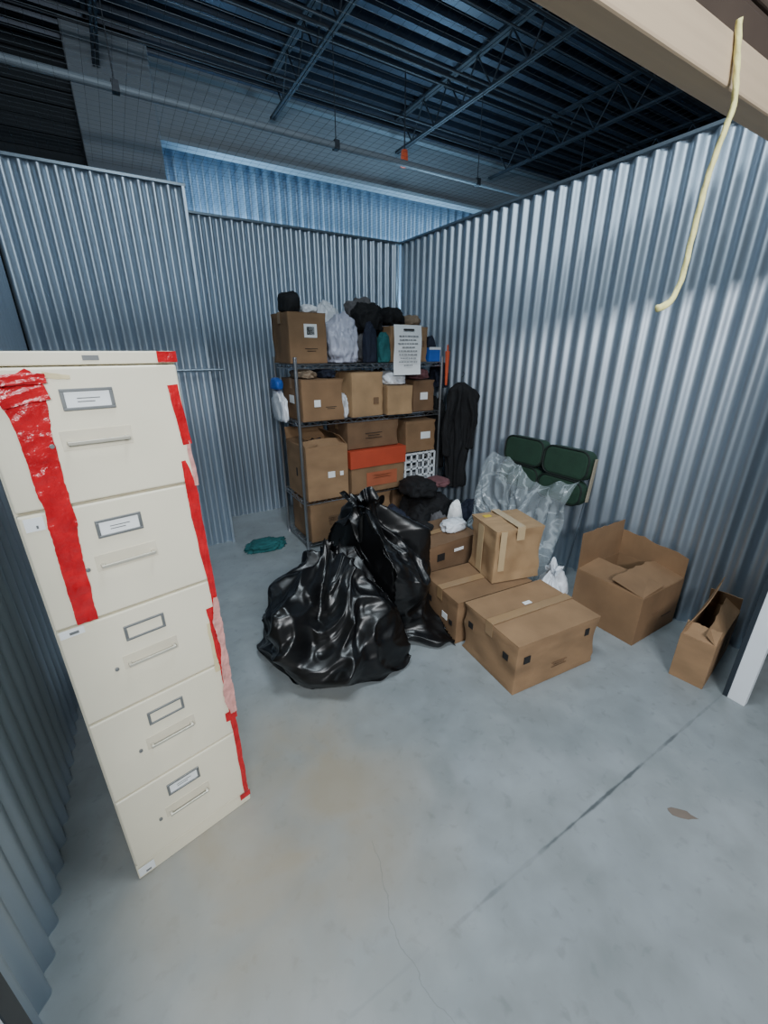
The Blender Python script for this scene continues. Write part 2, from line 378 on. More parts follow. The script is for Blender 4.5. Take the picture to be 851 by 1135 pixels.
tape([(fx(.98),.88,.010),(fx(.965),.80,.028),(fx(.98),.72,.016),(fx(.965),.60,.028),(fx(.96),.50,.034),(fx(.975),.44,.020)],.02,REDL,7,'faded_tape',y=-D/2-.0110,ragged=.35,wr=.005)
tape([(fx(.90),.80,.010),(fx(.91),.62,.014)],.012,RESID,22,'tape_residue',y=-D/2-.0055,ragged=.5,wr=.0005)
tape([(fx(.955),.44,.02),(fx(.965),.36,.018),(fx(.965),.06,.016)],.02,REDT,8)
tape([(fx(.90),.045),(fx(1.0),.045)],.026,REDT,10)
tape([(fx(.90),.43),(fx(1.0),.43)],.035,REDT,11)
tape([(fx(.02),1.54),(fx(.09),1.54)],.018,REDT,12)
for (s0,s1,z0,z1) in ((.02,.15,.915,.935),(.03,.12,1.19,1.22),(.01,.13,.015,.05)):
    b=MB(); b.box(fx(s0),fx(s1),-D/2-.0058,-D/2-.0045,z0,z1); b.obj('sticker',PAPER,cab)
    b=MB(); b.box(fx(s0+.05),fx(s1-.03),-D/2-.0066,-D/2-.0059,z0+.005,z0+.012); b.obj('sticker_print',HOLD,cab)

# ---------------------------------------------------------------- cartons
def carton(label,x,y,z,w,d,h,rz=0,col=0,opened=None,tapem=TAPE,marks=(),group=None,name='cardboard_box',tapedir='x',lid=None,lidh=.1,wear=.007,sd=None):
    e=thing(name,label,'box',(x,y,z),math.radians(rz),group)
    M=CARD[col]; t=.005; T=.0035
    b=MB(); sd=x*7+y*3 if sd is None else sd
    if opened is None:
        bm=bmesh.new(); bmesh.ops.create_cube(bm,size=1)
        bmesh.ops.subdivide_edges(bm,edges=bm.edges[:],cuts=9,use_grid_fill=True)
        for v in bm.verts:
            p=Vector((v.co.x*w,v.co.y*d,(v.co.z+.5)*(h-.004)))
            if v.co.z<.49 and v.co.z>-.49:
                k=abs(noise.noise(p*6+Vector((sd,0,0))))*wear*2.4
                if abs(v.co.x)>.49: p.x-=math.copysign(k,p.x)
                if abs(v.co.y)>.49: p.y-=math.copysign(k,p.y)
            v.co=p
        me=bpy.data.meshes.new('body'); bm.to_mesh(me); bm.free(); me.materials.append(M)
        for p in me.polygons: p.use_smooth=True
        o=bpy.data.objects.new('body',me); COL.objects.link(o); o.parent=e
        q=o.modifiers.new('bevel','BEVEL'); q.width=.004; q.segments=2; q.limit_method='ANGLE'; q.angle_limit=math.radians(50)
        es=o.modifiers.new('split','EDGE_SPLIT'); es.split_angle=math.radians(35)
        for s in (-1,1):
            f=MB(); n=8; vv=[];ff=[]
            for i in range(n+1):
                u=i/n
                lift=wear*abs(noise.noise(Vector((sd+s*3,u*3,1))))*math.sin(u*math.pi)
                if tapedir=='x':
                    uu=-w/2+.001+(w-.002)*u; pts=[(uu,s*.0015,h-.004+lift),(uu,s*.0015,h+lift),(uu,s*(d/2),h),(uu,s*(d/2),h-.004)]
                else:
                    uu=-d/2+.001+(d-.002)*u; pts=[(s*.0015,uu,h-.004+lift),(s*.0015,uu,h+lift),(s*(w/2),uu,h),(s*(w/2),uu,h-.004)]
                vv+=pts
            for i in range(n):
                for k in range(4): a0=4*i+k; a1=4*i+(k+1)%4; ff.append((a0,a1,a1+4,a0+4))
            ff+=[(0,1,2,3),(4*n+3,4*n+2,4*n+1,4*n)]
            f.add(vv,ff); f.obj('flap',M,e)
        if tapem:
            tp=MB(); tw=.026; zz=h+.55*wear
            if tapedir=='x':
                tp.box(-w/2-.001,w/2+.001,-tw,tw,zz,zz+.001)
                for s in (-1,1): tp.box(s*(w/2+.0005)-.0006,s*(w/2+.0005)+.0006,-tw,tw,h-.07,zz)
            else:
                tp.box(-tw,tw,-d/2-.001,d/2+.001,zz,zz+.001)
                for s in (-1,1): tp.box(-tw,tw,s*(d/2+.0005)-.0006,s*(d/2+.0005)+.0006,h-.07,zz)
            tp.obj('packing_tape',tapem,e)
        if lid:
            l=MB(); l.box(-w/2-.006,w/2+.006,-d/2-.006,d/2+.006,h-lidh,h+.005); l.obj('lid',lid,e,bevel=.003)
    else:
        b.box(-w/2,w/2,-d/2,d/2,0,t); b.box(-w/2,-w/2+t,-d/2,d/2,t,h); b.box(w/2-t,w/2,-d/2,d/2,t,h)
        b.box(-w/2+t,w/2-t,-d/2,-d/2+t,t,h); b.box(-w/2+t,w/2-t,d/2-t,d/2,t,h)
        b.obj('body',M,e,bevel=.0015)
        for side,spec in opened.items():
            ang,Lf=spec[:2]; slope=spec[2] if len(spec)>2 else 0
            a=math.radians(ang); f=MB(); n=12
            L0=w if side in 'FB' else d
            vv=[];ff=[]
            for i in range(n+1):
                u=-L0/2+.003+(L0-.006)*i/n; tp_=(Lf+slope*(i/n-.5))*(1+.10*noise.noise(Vector((sd+i*.6,Lf*9,ang))))
                cur=.02*math.sin(i/n*math.pi)*noise.noise(Vector((sd,ang,1)))*2
                for (zz,oo) in ((0,-T/2),(0,T/2),(tp_,-T/2+cur),(tp_,T/2+cur)):
                    vv.append((u,oo,zz) if side in 'FB' else (oo,u,zz))
            for i in range(n):
                a0=4*i; a1=a0+4
                ff+=[(a0,a1,a1+2,a0+2),(a0+1,a0+3,a1+3,a1+1),(a0+2,a1+2,a1+3,a0+3),(a0,a0+1,a1+1,a1)]
            ff+=[(0,2,3,1),(4*n,4*n+1,4*n+3,4*n+2)]
            f.add(vv,ff); o=f.obj('flap',M,e)
            if side in 'FB':
                s=-1 if side=='F' else 1
                o.location=(0,s*(d/2-T/2-.001),h+.001); o.rotation_euler=(-s*a,0,0)
            else:
                s=-1 if side=='L' else 1
                o.location=(s*(w/2-T/2-.001),0,h+.001); o.rotation_euler=(0,s*a,0)
    for mk in marks:
        face,u,vv,ww,hh,mm=mk[:6]; nm=mk[6] if len(mk)>6 else 'printed_mark'
        q=MB()
        if face=='F': q.box(u-ww/2,u+ww/2,-d/2-.0014,-d/2+.001,vv-hh/2,vv+hh/2)
        elif face=='L': q.box(-w/2-.0014,-w/2+.001,u-ww/2,u+ww/2,vv-hh/2,vv+hh/2)
        elif face=='T': q.box(u-ww/2,u+ww/2,vv-hh/2,vv+hh/2,h+.004,h+.0055)
        q.obj(nm,mm,e)
    return e
def lines(face,u,v,w,n,m=INK,gap=.012,th=.004):
    return [(face,u,v-i*gap,w*(1 if i%2==0 else .7),th,m) for i in range(n)]
def logo(face,u,v,s=.036):
    return [(face,u,v,s,s,INK)]
G='cardboard boxes on the concrete floor'
carton('large flat brown cardboard box with dark square logos',1.62,1.182,0,.55,.41,.285,-5,0,marks=logo('L',.14,.18)+logo('L',-.13,.18)+logo('F',-.21,.19,.04)+[('F',.19,.215,.03,.04,INK)]+lines('F',.02,.1,.1,3,CARD[3])+[('T',.02,.05,.05,.025,PAPER,'white_sticker')],group=G,wear=.010)
carton('flat brown cardboard box with square logo behind the large box',1.625,1.590,0,.54,.355,.27,-5,1,marks=logo('L',.10,.15)+[('L',-.06,.12,.05,.04,PAPER,'white_label')]+logo('L',-.12,.11,.03),group=G,wear=.009)
carton('brown cardboard box beside the black bags',1.62,1.995,0,.46,.34,.42,2,3,marks=[('F',-.1,.33,.06,.05,INK),('L',.05,.3,.04,.05,PAPER,'white_label'),('F',.05,.35,.08,.02,PAPER,'white_label')],group=G,wear=.010)
carton('bulging tan cardboard box sealed with clear tape',1.825,1.585,.2775,.32,.29,.33,-14,2,tapem=TAPEC,tapedir='y',marks=[('L',.02,.16,.06,.30,TAPEC,'packing_tape'),('F',-.11,.2,.04,.25,TAPEC,'packing_tape'),('T',-.09,.08,.05,.035,YELP,'yellow_note')],group=G,wear=.024)
carton('open brown cardboard box with raised flaps against the steel wall',2.40,1.11,0,.44,.40,.305,0,1,opened={'B':(2,.23),'R':(-3,.15,.04),'F':(-80,.19),'L':(-84,.21)},marks=[('L',.13,.05,.05,.04,mat('green_label',(120,150,110),.7),'green_label'),('F',.1,.1,.1,.004,INK)]+lines('F',-.02,.16,.12,2,CARD[3]),group=G)
carton('squat collapsing cardboard box with slanting raised flap beside the jamb',2.37,.655,0,.46,.145,.25,9,0,opened={'B':(-12,.11,.12),'R':(-25,.10),'F':(-48,.08,.03),'L':(-50,.08)},marks=lines('F',-.05,.17,.1,2,CARD[3])+[('F',.1,.12,.06,.06,CARD[3])],group=G)

# ---------------------------------------------------------------- wire shelving
SX0,SX1,SY0,SY1=1.08,2.40,3.0,3.48
LV=[.06,.42,1.05,1.46]
sh=thing('wire_shelving_unit','four-tier chrome wire shelving unit packed with boxes','shelving',((SX0+SX1)/2,(SY0+SY1)/2,0))
hx,hy=(SX1-SX0)/2,(SY1-SY0)/2
for sx in (-1,1):
    for sy in (-1,1):
        b=MB(); b.tube((sx*hx,sy*hy,0.01),(sx*hx,sy*hy,1.50),.0125,14); b.tube((sx*hx,sy*hy,0),(sx*hx,sy*hy,.02),.018,12); b.tube((sx*hx,sy*hy,1.50),(sx*hx,sy*hy,1.508),.014,12)
        b.obj('post',CHROME,sh)
for z in LV:
    b=MB(); 
    for s in (-1,1):
        b.tube((-hx,s*hy,z),(hx,s*hy,z),.004,6); b.tube((-hx,s*hy,z-.03),(hx,s*hy,z-.03),.004,6)
        b.tube((s*hx,-hy,z),(s*hx,hy,z),.004,6); b.tube((s*hx,-hy,z-.03),(s*hx,hy,z-.03),.004,6)
        n=26; b.path([(-hx+2*hx*i/n,s*hy,z-(.03 if i%2 else 0)) for i in range(n+1)],.0025,5)
        n=10; b.path([(s*hx,-hy+2*hy*i/n,z-(.03 if i%2 else 0)) for i in range(n+1)],.0025,5)
    n=46
    for i in range(1,n): x=-hx+2*hx*i/n; b.tube((x,-hy,z-.001),(x,hy,z-.001),.002,5)
    for y in (-.12,0,.12): b.tube((-hx,y,z-.006),(hx,y,z-.006),.004,6)
    b.obj('wire_shelf',CHROME,sh)
GS='cardboard boxes on the wire shelving'
def sc(label,x0,x1,y0,y1,z,h,rz=0,col=0,**k):
    return carton(label,(x0+x1)/2,(y0+y1)/2,z+.005,x1-x0,y1-y0,h,rz,col,group=GS,**k)
sc('brown box with printed side on the lowest shelf',1.105,1.49,2.97,3.4,.06,.32,0,1,marks=[('F',.02,.17,.1,.08,CARD[3])]+lines('F',0,.19,.07,3,INK))
sc('brown box on the lowest shelf',1.52,1.90,3.02,3.4,.06,.31,2,0,marks=[('F',-.05,.2,.08,.03,PAPER,'white_label')])
sc('brown box on the lowest shelf beside the black pile',1.94,2.34,3.05,3.4,.06,.30,0,3)
sc('tall open box with lifted flaps and white labels',1.10,1.455,2.97,3.42,.42,.43,0,0,opened={'F':(-72,.1),'B':(15,.1),'L':(-80,.1),'R':(-40,.1)},marks=[('F',.03,.2,.06,.05,PAPER,'white_label'),('F',.12,.2,.03,.035,PAPER,'white_label'),('L',.0,.2,.03,.07,INK)])
sc('wide brown box with orange lid',1.475,2.0,2.95,3.4,.42,.36,0,1,lid=ORANGE,lidh=.14,tapem=None,marks=[('F',.03,.11,.30,.12,mat('orange_print',(170,92,62),.7),'printed_panel')]+lines('F',.03,.14,.18,3,CARD[3]))
sc('flat brown box stacked on the orange-lidded box',1.47,1.96,3.0,3.4,.42+.373,.215,1,3,marks=lines('F',0,.12,.16,3,INK,.02))
cr=thing('plastic_crate','white plastic lattice crate on the wire shelf','crate',(2.18,3.11,.425),0)
b=MB(); w,d,h=.160,.14,.27
b.box(-w,w,-d,d,0,.006)
for s in (-1,1):
    for i in range(6):
        x=-w+i*2*w/5; b.box(x-.008,x+.008,s*d-.004,s*d+.004,0,h); y=-d+i*2*d/5; b.box(s*w-.004,s*w+.004,y-.008,y+.008,0,h)
    for i in range(5):
        z=i*h/4; b.box(-w,w,s*d-.004,s*d+.004,max(0,z-.008),z+.008); b.box(s*w-.004,s*w+.004,-d,d,max(0,z-.008),z+.008)
b.obj('crate_body',WHITEP,cr)
sc('small brown box stacked on the white crate',2.04,2.35,2.98,3.33,.42+.286,.27,-3,1,marks=[('F',.05,.14,.1,.06,PAPER,'white_label')])
sc('brown box with white label on the middle shelf',1.10,1.44,2.97,3.4,1.05,.30,0,1,marks=[('F',-.05,.13,.05,.05,PAPER,'white_label'),('L',0,.15,.1,.06,PAPER,'white_label')]+lines('F',.06,.1,.09,2,INK))
sc('brown box with dark print on the middle shelf',1.50,1.80,3.0,3.4,1.05,.34,5,2,marks=[('F',.08,.12,.05,.05,CARD[3])])
sc('small tan box on the middle shelf',1.84,2.08,2.96,3.21,1.05,.23,-4,2)
sc('small brown box under clothes on the middle shelf',2.115,2.345,3.02,3.4,1.05,.26,2,3,marks=[('F',0,.13,.08,.06,PAPER,'white_label')])
sc('tall brown box with black and white label on the top shelf',1.055,1.35,3.05,3.38,1.46,.34,3,1,marks=[('F',.02,.22,.10,.09,PAPER,'white_label'),('F',.02,.22,.06,.055,INK)]+[('F',.02,.1,.1,.004,INK),('F',.02,.085,.07,.004,INK)])
sc('brown box on the top shelf behind a paper notice',1.90,2.27,3.04,3.4,1.46,.27,0,0,marks=[('F',.12,.14,.06,.05,CARD[3])])
nt=thing('paper_notice','white printed paper notice taped over the shelf edge','notice',(2.0,2.935,1.37),0)
b=MB(); v=[];f=[]
for i in range(9):
    z=.37*i/8; yy=.006*math.sin(i*.9)
    for j in range(5): v.append((-.13+.26*j/4,yy+.003*math.sin(j*1.3+i*.3),z))
for i in range(8):
    for j in range(4): a=i*5+j; f.append((a,a+1,a+6,a+5))
b.add(v,f); b.obj('sheet',PAPER,nt,smooth=True)
b=MB(); random.seed(9)
b.box(-.05,.05,-.0125,-.0105,.330,.342)
b.obj('printed_heading',INK,nt)
b=MB()
for i in range(9):
    z=.285-i*.027; hw=(.09,.085,.10,.06,.095,.09,.075,.09,.04)[i]; x=-hw
    while x<hw-.01:
        w=random.uniform(.012,.032); b.box(x,min(hw,x+w),-.0125,-.0105,z,z+.007); x+=w+.007
b.obj('printed_text',GREYINK,nt)
b=MB(); b.box(-.02,.02,-.002,.14,.372,.374); b.obj('tape_tab',TAPEC,nt)

# ---------------------------------------------------------------- soft shapes
def ridged(p,s,seed):
    q=p*s+Vector((seed*3.1,seed*1.7,seed*.9)); return 1-2*abs(noise.noise(q))
def fit(name,label,cat,x0,x1,y0,y1,z0,z1,m,seed=0,amp=.2,sub=5,group=None,fr=1.0,sq=.75):
    bm=bmesh.new(); bmesh.ops.create_icosphere(bm,subdivisions=sub,radius=1)
    for v in bm.verts:
        n=v.co.normalized(); p=Vector([math.copysign(abs(c)**sq,c) for c in n])
        k=ridged(n,1.6*fr,seed)*.5+ridged(n,3.7*fr,seed+3)*.32+ridged(n,8*fr,seed+7)*.14
        p+=n*amp*2*(k-.4)+n*.2*noise.noise(n*1.1+Vector((seed,0,0)))
        if p.z<-.6: p.z=-.6+(p.z+.6)*.04
        v.co=p
    mn=[min(v.co[i] for v in bm.verts) for i in range(3)]; mx=[max(v.co[i] for v in bm.verts) for i in range(3)]
    c=((x0+x1)/2,(y0+y1)/2,z0); sz=(x1-x0,y1-y0,z1-z0)
    for v in bm.verts:
        t=[(v.co[i]-mn[i])/(mx[i]-mn[i]) for i in range(3)]
        v.co=Vector(((t[0]-.5)*sz[0],(t[1]-.5)*sz[1],t[2]*sz[2]))
    me=bpy.data.meshes.new(name); bm.to_mesh(me); bm.free(); me.materials.append(m)
    for p in me.polygons: p.use_smooth=True
    o=bpy.data.objects.new(name,me); COL.objects.link(o); o.location=c
    tag(o,label,cat,group); return o
def interp(keys,v):
    for a,b in zip(keys[:-1],keys[1:]):
        if v<=b[0]:
            t=(v-a[0])/(b[0]-a[0]); return [a[i]+(b[i]-a[i])*t for i in range(1,len(a))]
    return list(keys[-1][1:])
def binbag(label,loc,R,h,lean,seed,m=BAG,planes=(),npl=11,cat='bin bag',name='bin_bag',ex=1.0,amp=1.0,nseg=300,nv=240,group=None,neck=.045,tails=(),ruff=1.0,keys=None,low=.30,hf=.09):
    keys=keys or [(0,0,0),(.10,.75*R,0.0),(.16,.93*R,.02*h),(.26,1.0*R,.12*h),(.38,1.0*R,.32*h),(.50,.90*R,.54*h),(.62,.66*R,.74*h),(.72,.36*R,.88*h),(.78,.16*R+.02,.94*h),(.82,neck,.97*h),(.86,neck*.9,1.0*h),(.92,.065*ruff,1.05*h),(1,.095*ruff,1.09*h)]
    v=[];f=[]
    for i in range(nv+1):
        t=i/nv; rr=zz=0
        for q in (-.03,-.015,0,.015,.03):
            a=interp(keys,min(1,max(0,t+q))); rr+=a[0]/5; zz+=a[1]/5
        if i==0: rr=0; zz=0
        if t<.1: zz=0.0
        pa=sm(.35,.8,t)
        for j in range(nseg):
            ph=TAU*j/nseg
            c,s=math.cos(ph),math.sin(ph); nn=Vector((c*math.sin(t*3.1),s*math.sin(t*3.1),-math.cos(t*3.1)))
            pl=math.sin(ph*npl+5*noise.noise(Vector((c*1.3,s*1.3,seed+t*1.2))))
            pl2=math.sin(ph*5+seed+4*noise.noise(Vector((c,s,seed+9+t))))
            r=rr*(1+pa*.07*pl+pa*.14*pl2)
            wv=nn+Vector((noise.noise(nn*1.5+Vector((seed,0,0))),noise.noise(nn*1.5+Vector((0,seed,0))),0))*.35
            k=ridged(wv,1.15,seed)*.58+ridged(wv,2.3,seed+2)*.34+ridged(wv,5.0,seed+5)*hf+ridged(wv,9,seed+6)*hf*.25
            lowp=noise.noise(nn*1.1+Vector((seed*2,1,0)))
            a=sm(0.0,.25,t)*(1-sm(.78,.95,t)*.6)
            r+=a*R*amp*(.30*(k-.5)+low*lowp)*min(1,rr/(.3*R))
            z=zz+a*R*.20*(k-.5)+(sm(.86,1,t)*.03*math.sin(ph*3+seed))
            z+=.02*sm(.55,.7,t)*pl2
            z+=h*.20*sm(.25,.6,t)*(1-sm(.85,.98,t))*noise.noise(Vector((c*1.2,s*1.2,seed*5)))*amp
            for (ta,tl,tw) in tails:
                da=(ph-ta+math.pi)%TAU-math.pi
                g=math.exp(-(da/tw)**2)*(1-sm(.12,.38,t))*sm(.04,.14,t)
                r+=tl*g*(1+.15*math.sin(da*14)); z=z*(1-.85*g)+.012*g*(1+math.sin(da*17+t*20))
            le=(z/h)**2 if z>0 else 0
            v.append(Vector((c*r*ex+lean[0]*le,s*r+lean[1]*le,max(.001,z))))
    L=Vector(loc)
    for q in range(len(v)):
        w=v[q]+L
        for pp,pn in planes:
            dd=(w-Vector(pp)).dot(Vector(pn))
            if dd<0: w=w+Vector(pn)*((.02-dd)-(.02-dd)*.08)
        v[q]=w-L
    for i in range(nv):
        for j in range(nseg):
            j2=(j+1)%nseg; f.append((i*nseg+j,i*nseg+j2,(i+1)*nseg+j2,(i+1)*nseg+j))
    b=MB(); b.add(v,f); o=b.obj(name,m,smooth=True,loc=loc); tag(o,label,cat,group)
    return o
mid=Vector((.935,1.80,0)); nd=Vector((-.95,-.30,0)).normalized()
GB='black bin bags on the floor'
R=.315;h=.52
kl=[(0,0,0),(.10,.75*R,0.0),(.16,1.0*R,.02*h),(.26,1.08*R,.11*h),(.38,1.04*R,.32*h),(.50,.96*R,.54*h),(.62,.82*R,.74*h),(.74,.62*R,.88*h),(.84,.40*R,.96*h),(.91,.20*R,1.0*h),(.95,.10*R,1.04*h),(.98,.05,1.09*h),(1,.035,1.11*h)]
binbag('large slumped black plastic bin bag sagging onto the floor',(.695,1.77,0),R,h,(.08,.08,0),3.2,planes=[(mid,nd)],group=GB,amp=1.1,low=.40,keys=kl,tails=[(-2.3,.06,.35),(-.9,.07,.45)],hf=.06,npl=9)
R=.29;h=.70
kr=[(0,0,0),(.10,.75*R,0.0),(.16,.95*R,.02*h),(.26,1.03*R,.12*h),(.38,1.08*R,.30*h),(.50,1.08*R,.50*h),(.62,.98*R,.68*h),(.72,.80*R,.82*h),(.80,.52*R,.92*h),(.86,.24*R,.99*h),(.91,.055,1.05*h),(.95,.06,1.10*h),(1,.09,1.15*h)]
binbag('tall plump black plastic bin bag with twisted neck',(1.14,1.86,0),R,h,(-.10,.02,0),17.7,planes=[(mid+Vector((.006,0,0)),-nd),(Vector((1.34,1.6,0)),Vector((-1,0,0)))],group=GB,npl=9,tails=[(-1.1,.24,.36)],amp=.95,low=.25,keys=kr,hf=.06)
binbag('small knotted white plastic carrier bag',(2.09,1.41,0),.095,.26,(.01,.0,0),5.1,m=WHITEC,cat='plastic bag',name='plastic_bag',nseg=90,nv=80,neck=.02,planes=[(Vector((1.99,1.4,0)),Vector((1,0,0)))],ruff=.5)
# pile in front of shelf
fit('black_fabric_bag','slumped black fabric bag lying in front of the shelving','bag',1.80,2.30,2.42,2.93,0,.46,BLACKC,2,.16)
fit('navy_bag','slumped navy fabric bag against the steel wall','bag',2.31,2.60,2.42,2.68,0,.34,NAVY,71,.2)
fit('dark_coat','crumpled dark coat piled beside the shelving','clothing',1.48,1.79,2.40,2.80,0,.42,NAVY,8,.2)
fit('black_jacket','crumpled black jacket lying on the heap','clothing',1.82,2.08,2.5,2.88,.44,.58,BLACKC,44,.25,sub=4)
fit('rose_blanket','folded rose blanket resting on the black fabric bag','blanket',2.09,2.28,2.60,2.85,.465,.53,PINK,31,.2,sub=4)
fit('grey_cloth','crumpled grey cloth in front of the black fabric bag','cloth',1.82,1.99,2.26,2.41,0,.40,GREYC,72,.2,sub=4)
fit('white_cloth','crumpled white cloth lying on a cardboard box','cloth',1.64,1.84,1.90,2.03,.4275,.50,WHITEC,4,.25,sub=4)
fit('white_plastic_bag','white plastic bag coloured near pure white to carry a glint behind the boxes','bag',2.0,2.12,2.26,2.37,0,.465,BRIGHT,15,.05,sub=5,sq=.6)  # near pure white colour stands in for a bright glint here
fit('black_cloth','crumpled black cloth lying on a cardboard box','cloth',1.44,1.63,2.0,2.12,.4275,.49,BLACKC,6,.25,sub=4)
fit('green_cloth','crumpled teal green cloth on the floor by the shelving','cloth',.60,.98,3.12,3.36,0,.06,TEAL,5,.3)
T=1.466
GP='soft goods on the top shelf'
fit('pale_plastic_bag','pale translucent plastic bag full of clothes on the top shelf','bag',1.365,1.62,2.96,3.28,T,1.83,LILAC,11,.2,group=GP)
fit('white_plastic_bag','crumpled white plastic bag behind the pale bag','bag',1.38,1.66,3.29,3.47,T,1.93,WHITEC,13,.2,group=GP)
fit('grey_garment','crumpled grey garment on the top shelf','clothing',1.63,1.89,3.10,3.28,T,1.695,GREYC,12,.12,group=GP)
fit('tan_garment','tan garment behind the grey one on the top shelf','clothing',1.67,1.89,3.29,3.47,T,1.79,TAN,32,.12,group=GP)
fit('dark_garment','dark garment heaped over the pile','clothing',1.625,1.895,3.06,3.28,1.70,1.91,BLACKC,16,.2,group=GP)
fit('grey_garment','grey garment heaped behind the dark one','clothing',1.67,1.93,3.29,3.46,1.795,1.97,GREYC,33,.2,group=GP)
fit('teal_garment','teal garment pushed onto the top shelf','clothing',1.755,1.865,2.955,3.05,T,1.69,TEAL,17,.2,sub=4,group=GP)
fit('navy_garment','navy garment pushed onto the top shelf','clothing',1.63,1.75,2.955,3.05,T,1.76,NAVY,18,.2,sub=4,group=GP)
fit('black_hat','black rounded hat resting on a tall box','hat',1.06,1.20,3.08,3.28,1.809,1.95,BLACKC,20,.06,sub=4)
fit('white_cloth','white cloth folded on the tall box','cloth',1.21,1.33,3.08,3.30,1.809,1.87,WHITEC,35,.2,sub=4)
fit('dark_garment','dark garment folded over the box on the top shelf','clothing',1.94,2.12,3.10,3.38,1.75,1.89,BLACKC,21,.2,sub=4,group=GP)
fit('tan_garment','tan garment heaped on the box on the top shelf','clothing',2.13,2.27,3.08,3.38,1.75,1.84,TAN,61,.2,sub=4,group=GP)
fit('grey_garment','grey garment stuffed behind the blue bin','clothing',2.29,2.42,3.20,3.45,T,1.80,GREYC,62,.2,sub=4,group=GP)
e=thing('blue_bin','small blue plastic bin on the top shelf','bin',(2.335,3.1,T))
b=MB(); b.box(-.055,.055,-.08,.08,0,.008)
for s in (-1,1): b.box(s*.055-.003,s*.055+.003,-.08,.08,0,.11); b.box(-.055,.055,s*.08-.003,s*.08+.003,0,.11)
b.obj('bin_body',BLUE,e,bevel=.002); b=MB(); b.box(-.06,.06,-.085,-.079,.095,.115); b.box(-.06,.06,.079,.085,.095,.115); b.obj('rim',WHITEP,e)
fit('dark_garment','dark garment stuffed in the blue bin','clothing',2.29,2.38,3.035,3.165,T+.01,T+.21,NAVY,22,.1,sub=4)
fit('white_plastic_bag','white plastic bag with blue print on the middle shelf edge','bag',.99,1.064,3.1,3.45,1.04,1.27,WHITEC,23,.2,sub=4)
fit('blue_carton','small blue carton tucked at the shelf end','carton',.985,1.064,3.2,3.4,1.275,1.36,BLUE,43,.05,sub=4)
fit('white_plastic_bag','crumpled white bag between two boxes','bag',1.445,1.485,2.96,3.2,1.056,1.26,WHITEC,24,.25,sub=4)
fit('tan_garment','tan cloth heaped on the box on the middle shelf','clothing',1.12,1.28,3.0,3.38,1.361,1.425,TAN,36,.25,sub=4)
fit('dark_garment','dark cloth heaped on the box on the middle shelf','clothing',1.29,1.44,3.0,3.38,1.361,1.425,NAVY,46,.25,sub=4)
fit('white_garment','white garment on the middle shelf','clothing',1.84,2.07,2.99,3.22,1.291,1.40,WHITEC,26,.25,sub=4)
fit('dark_garment','dark garment packed at the back of the middle shelf','clothing',1.82,2.09,3.25,3.45,1.056,1.42,BLACKC,39,.2,sub=4)
fit('rose_garment','rose coloured garment on the middle shelf','clothing',2.10,2.36,3.03,3.4,1.322,1.42,PINK,25,.2,sub=4)
fit('dark_garment','dark garment stuffed in the tall open box','clothing',1.13,1.42,3.02,3.36,.5,.90,NAVY,41,.25,sub=4)
GH='clothes hanging off the end of the shelving'
fit('hanging_garment','dark garment spilling off the end of the shelving','clothing',2.415,2.50,2.99,3.36,.50,1.22,BLACKC,51,.25,group=GH)
fit('hanging_garment','navy garment bunched at the end of the top shelf','clothing',2.425,2.55,3.02,3.3,1.24,1.46,NAVY,53,.25,group=GH)
b=MB(); b.tube((2.43,2.965,1.55),(2.43,2.965,1.27),.02,12,.010); b.tube((2.43,2.965,1.55),(2.43,2.965,1.60),.008,8); o=b.obj('orange_umbrella',ORG,bevel=.004); tag(o,'slim orange folded umbrella hooked on the shelf post','umbrella')

# ---------------------------------------------------------------- hanging coat
def coat():
    e=thing('black_coat','limp black coat on a hanger at the end of the shelving','coat',(2.50,2.845,.36),math.radians(-30))
    keys=[(0,.075,0),(.10,.08,.05),(.3,.085,.26),(.6,.088,.54),(.78,.10,.74),(.86,.115,.83),(.91,.11,.88),(.95,.075,.91),(.98,.045,.93),(1,.03,.94)]
    def tubeshape(keys,fy,seed,ns=110,nv=90,nf=7,am=.40,hem=.15):
        v=[];f=[]
        for i in range(nv+1):
            t=i/nv; r,z=interp(keys,t)
            for j in range(ns):
                ph=TAU*j/ns; c,s=math.cos(ph),math.sin(ph)
                fold=math.sin(ph*nf+seed+3*noise.noise(Vector((c,s,t*2+seed))))
                k=1+am*(1-sm(.8,1,t))*fold*.6+.4*noise.noise(Vector((c*1.3,s*1.3,t*4+seed)))*(1-sm(.85,1,t))+.15*noise.noise(Vector((c*4,s*4,t*10)))
                v.append((c*r*k,s*r*fy*k,max(.01,z+hem*noise.noise(Vector((c*1.5,s*1.5,seed)))*(1-t)**2)))
        for i in range(nv):
            for j in range(ns):
                j2=(j+1)%ns; f.append((i*ns+j,i*ns+j2,(i+1)*ns+j2,(i+1)*ns+j))
        return v,f
    b=MB(); b.add(*tubeshape(keys,.6,1)); b.obj('coat_body',BLACKC,e,smooth=True)
    for s in (-1,1):
        b=MB(); kk=[(0,.02,.30),(.05,.032,.31),(.5,.036,.55),(.9,.040,.80),(1,.02,.87)]
        v,f=tubeshape(kk,.9,3+s,40,50,5,.2,0); v=[(x+s*(.105-.02*sm(.6,.86,z))+.012*math.sin(z*11+s),y-.045,z+(.07 if s>0 else 0)*(1-sm(.3,.8,z))) for x,y,z in v]; b.add(v,f); b.obj('sleeve',BLACKC,e,smooth=True)
    b=MB(); b.path([(-.09,0,.87),(0,0,.94),(.09,0,.87)],.004,6); b.path([(0,0,.94),(0,0,.985)]+[(.02*math.sin(a),0,1.005-.02*math.cos(a)) for a in [x*.35 for x in range(0,9)]],.0025,6)
    b.obj('hanger',DARKTRIM,e)
coat()

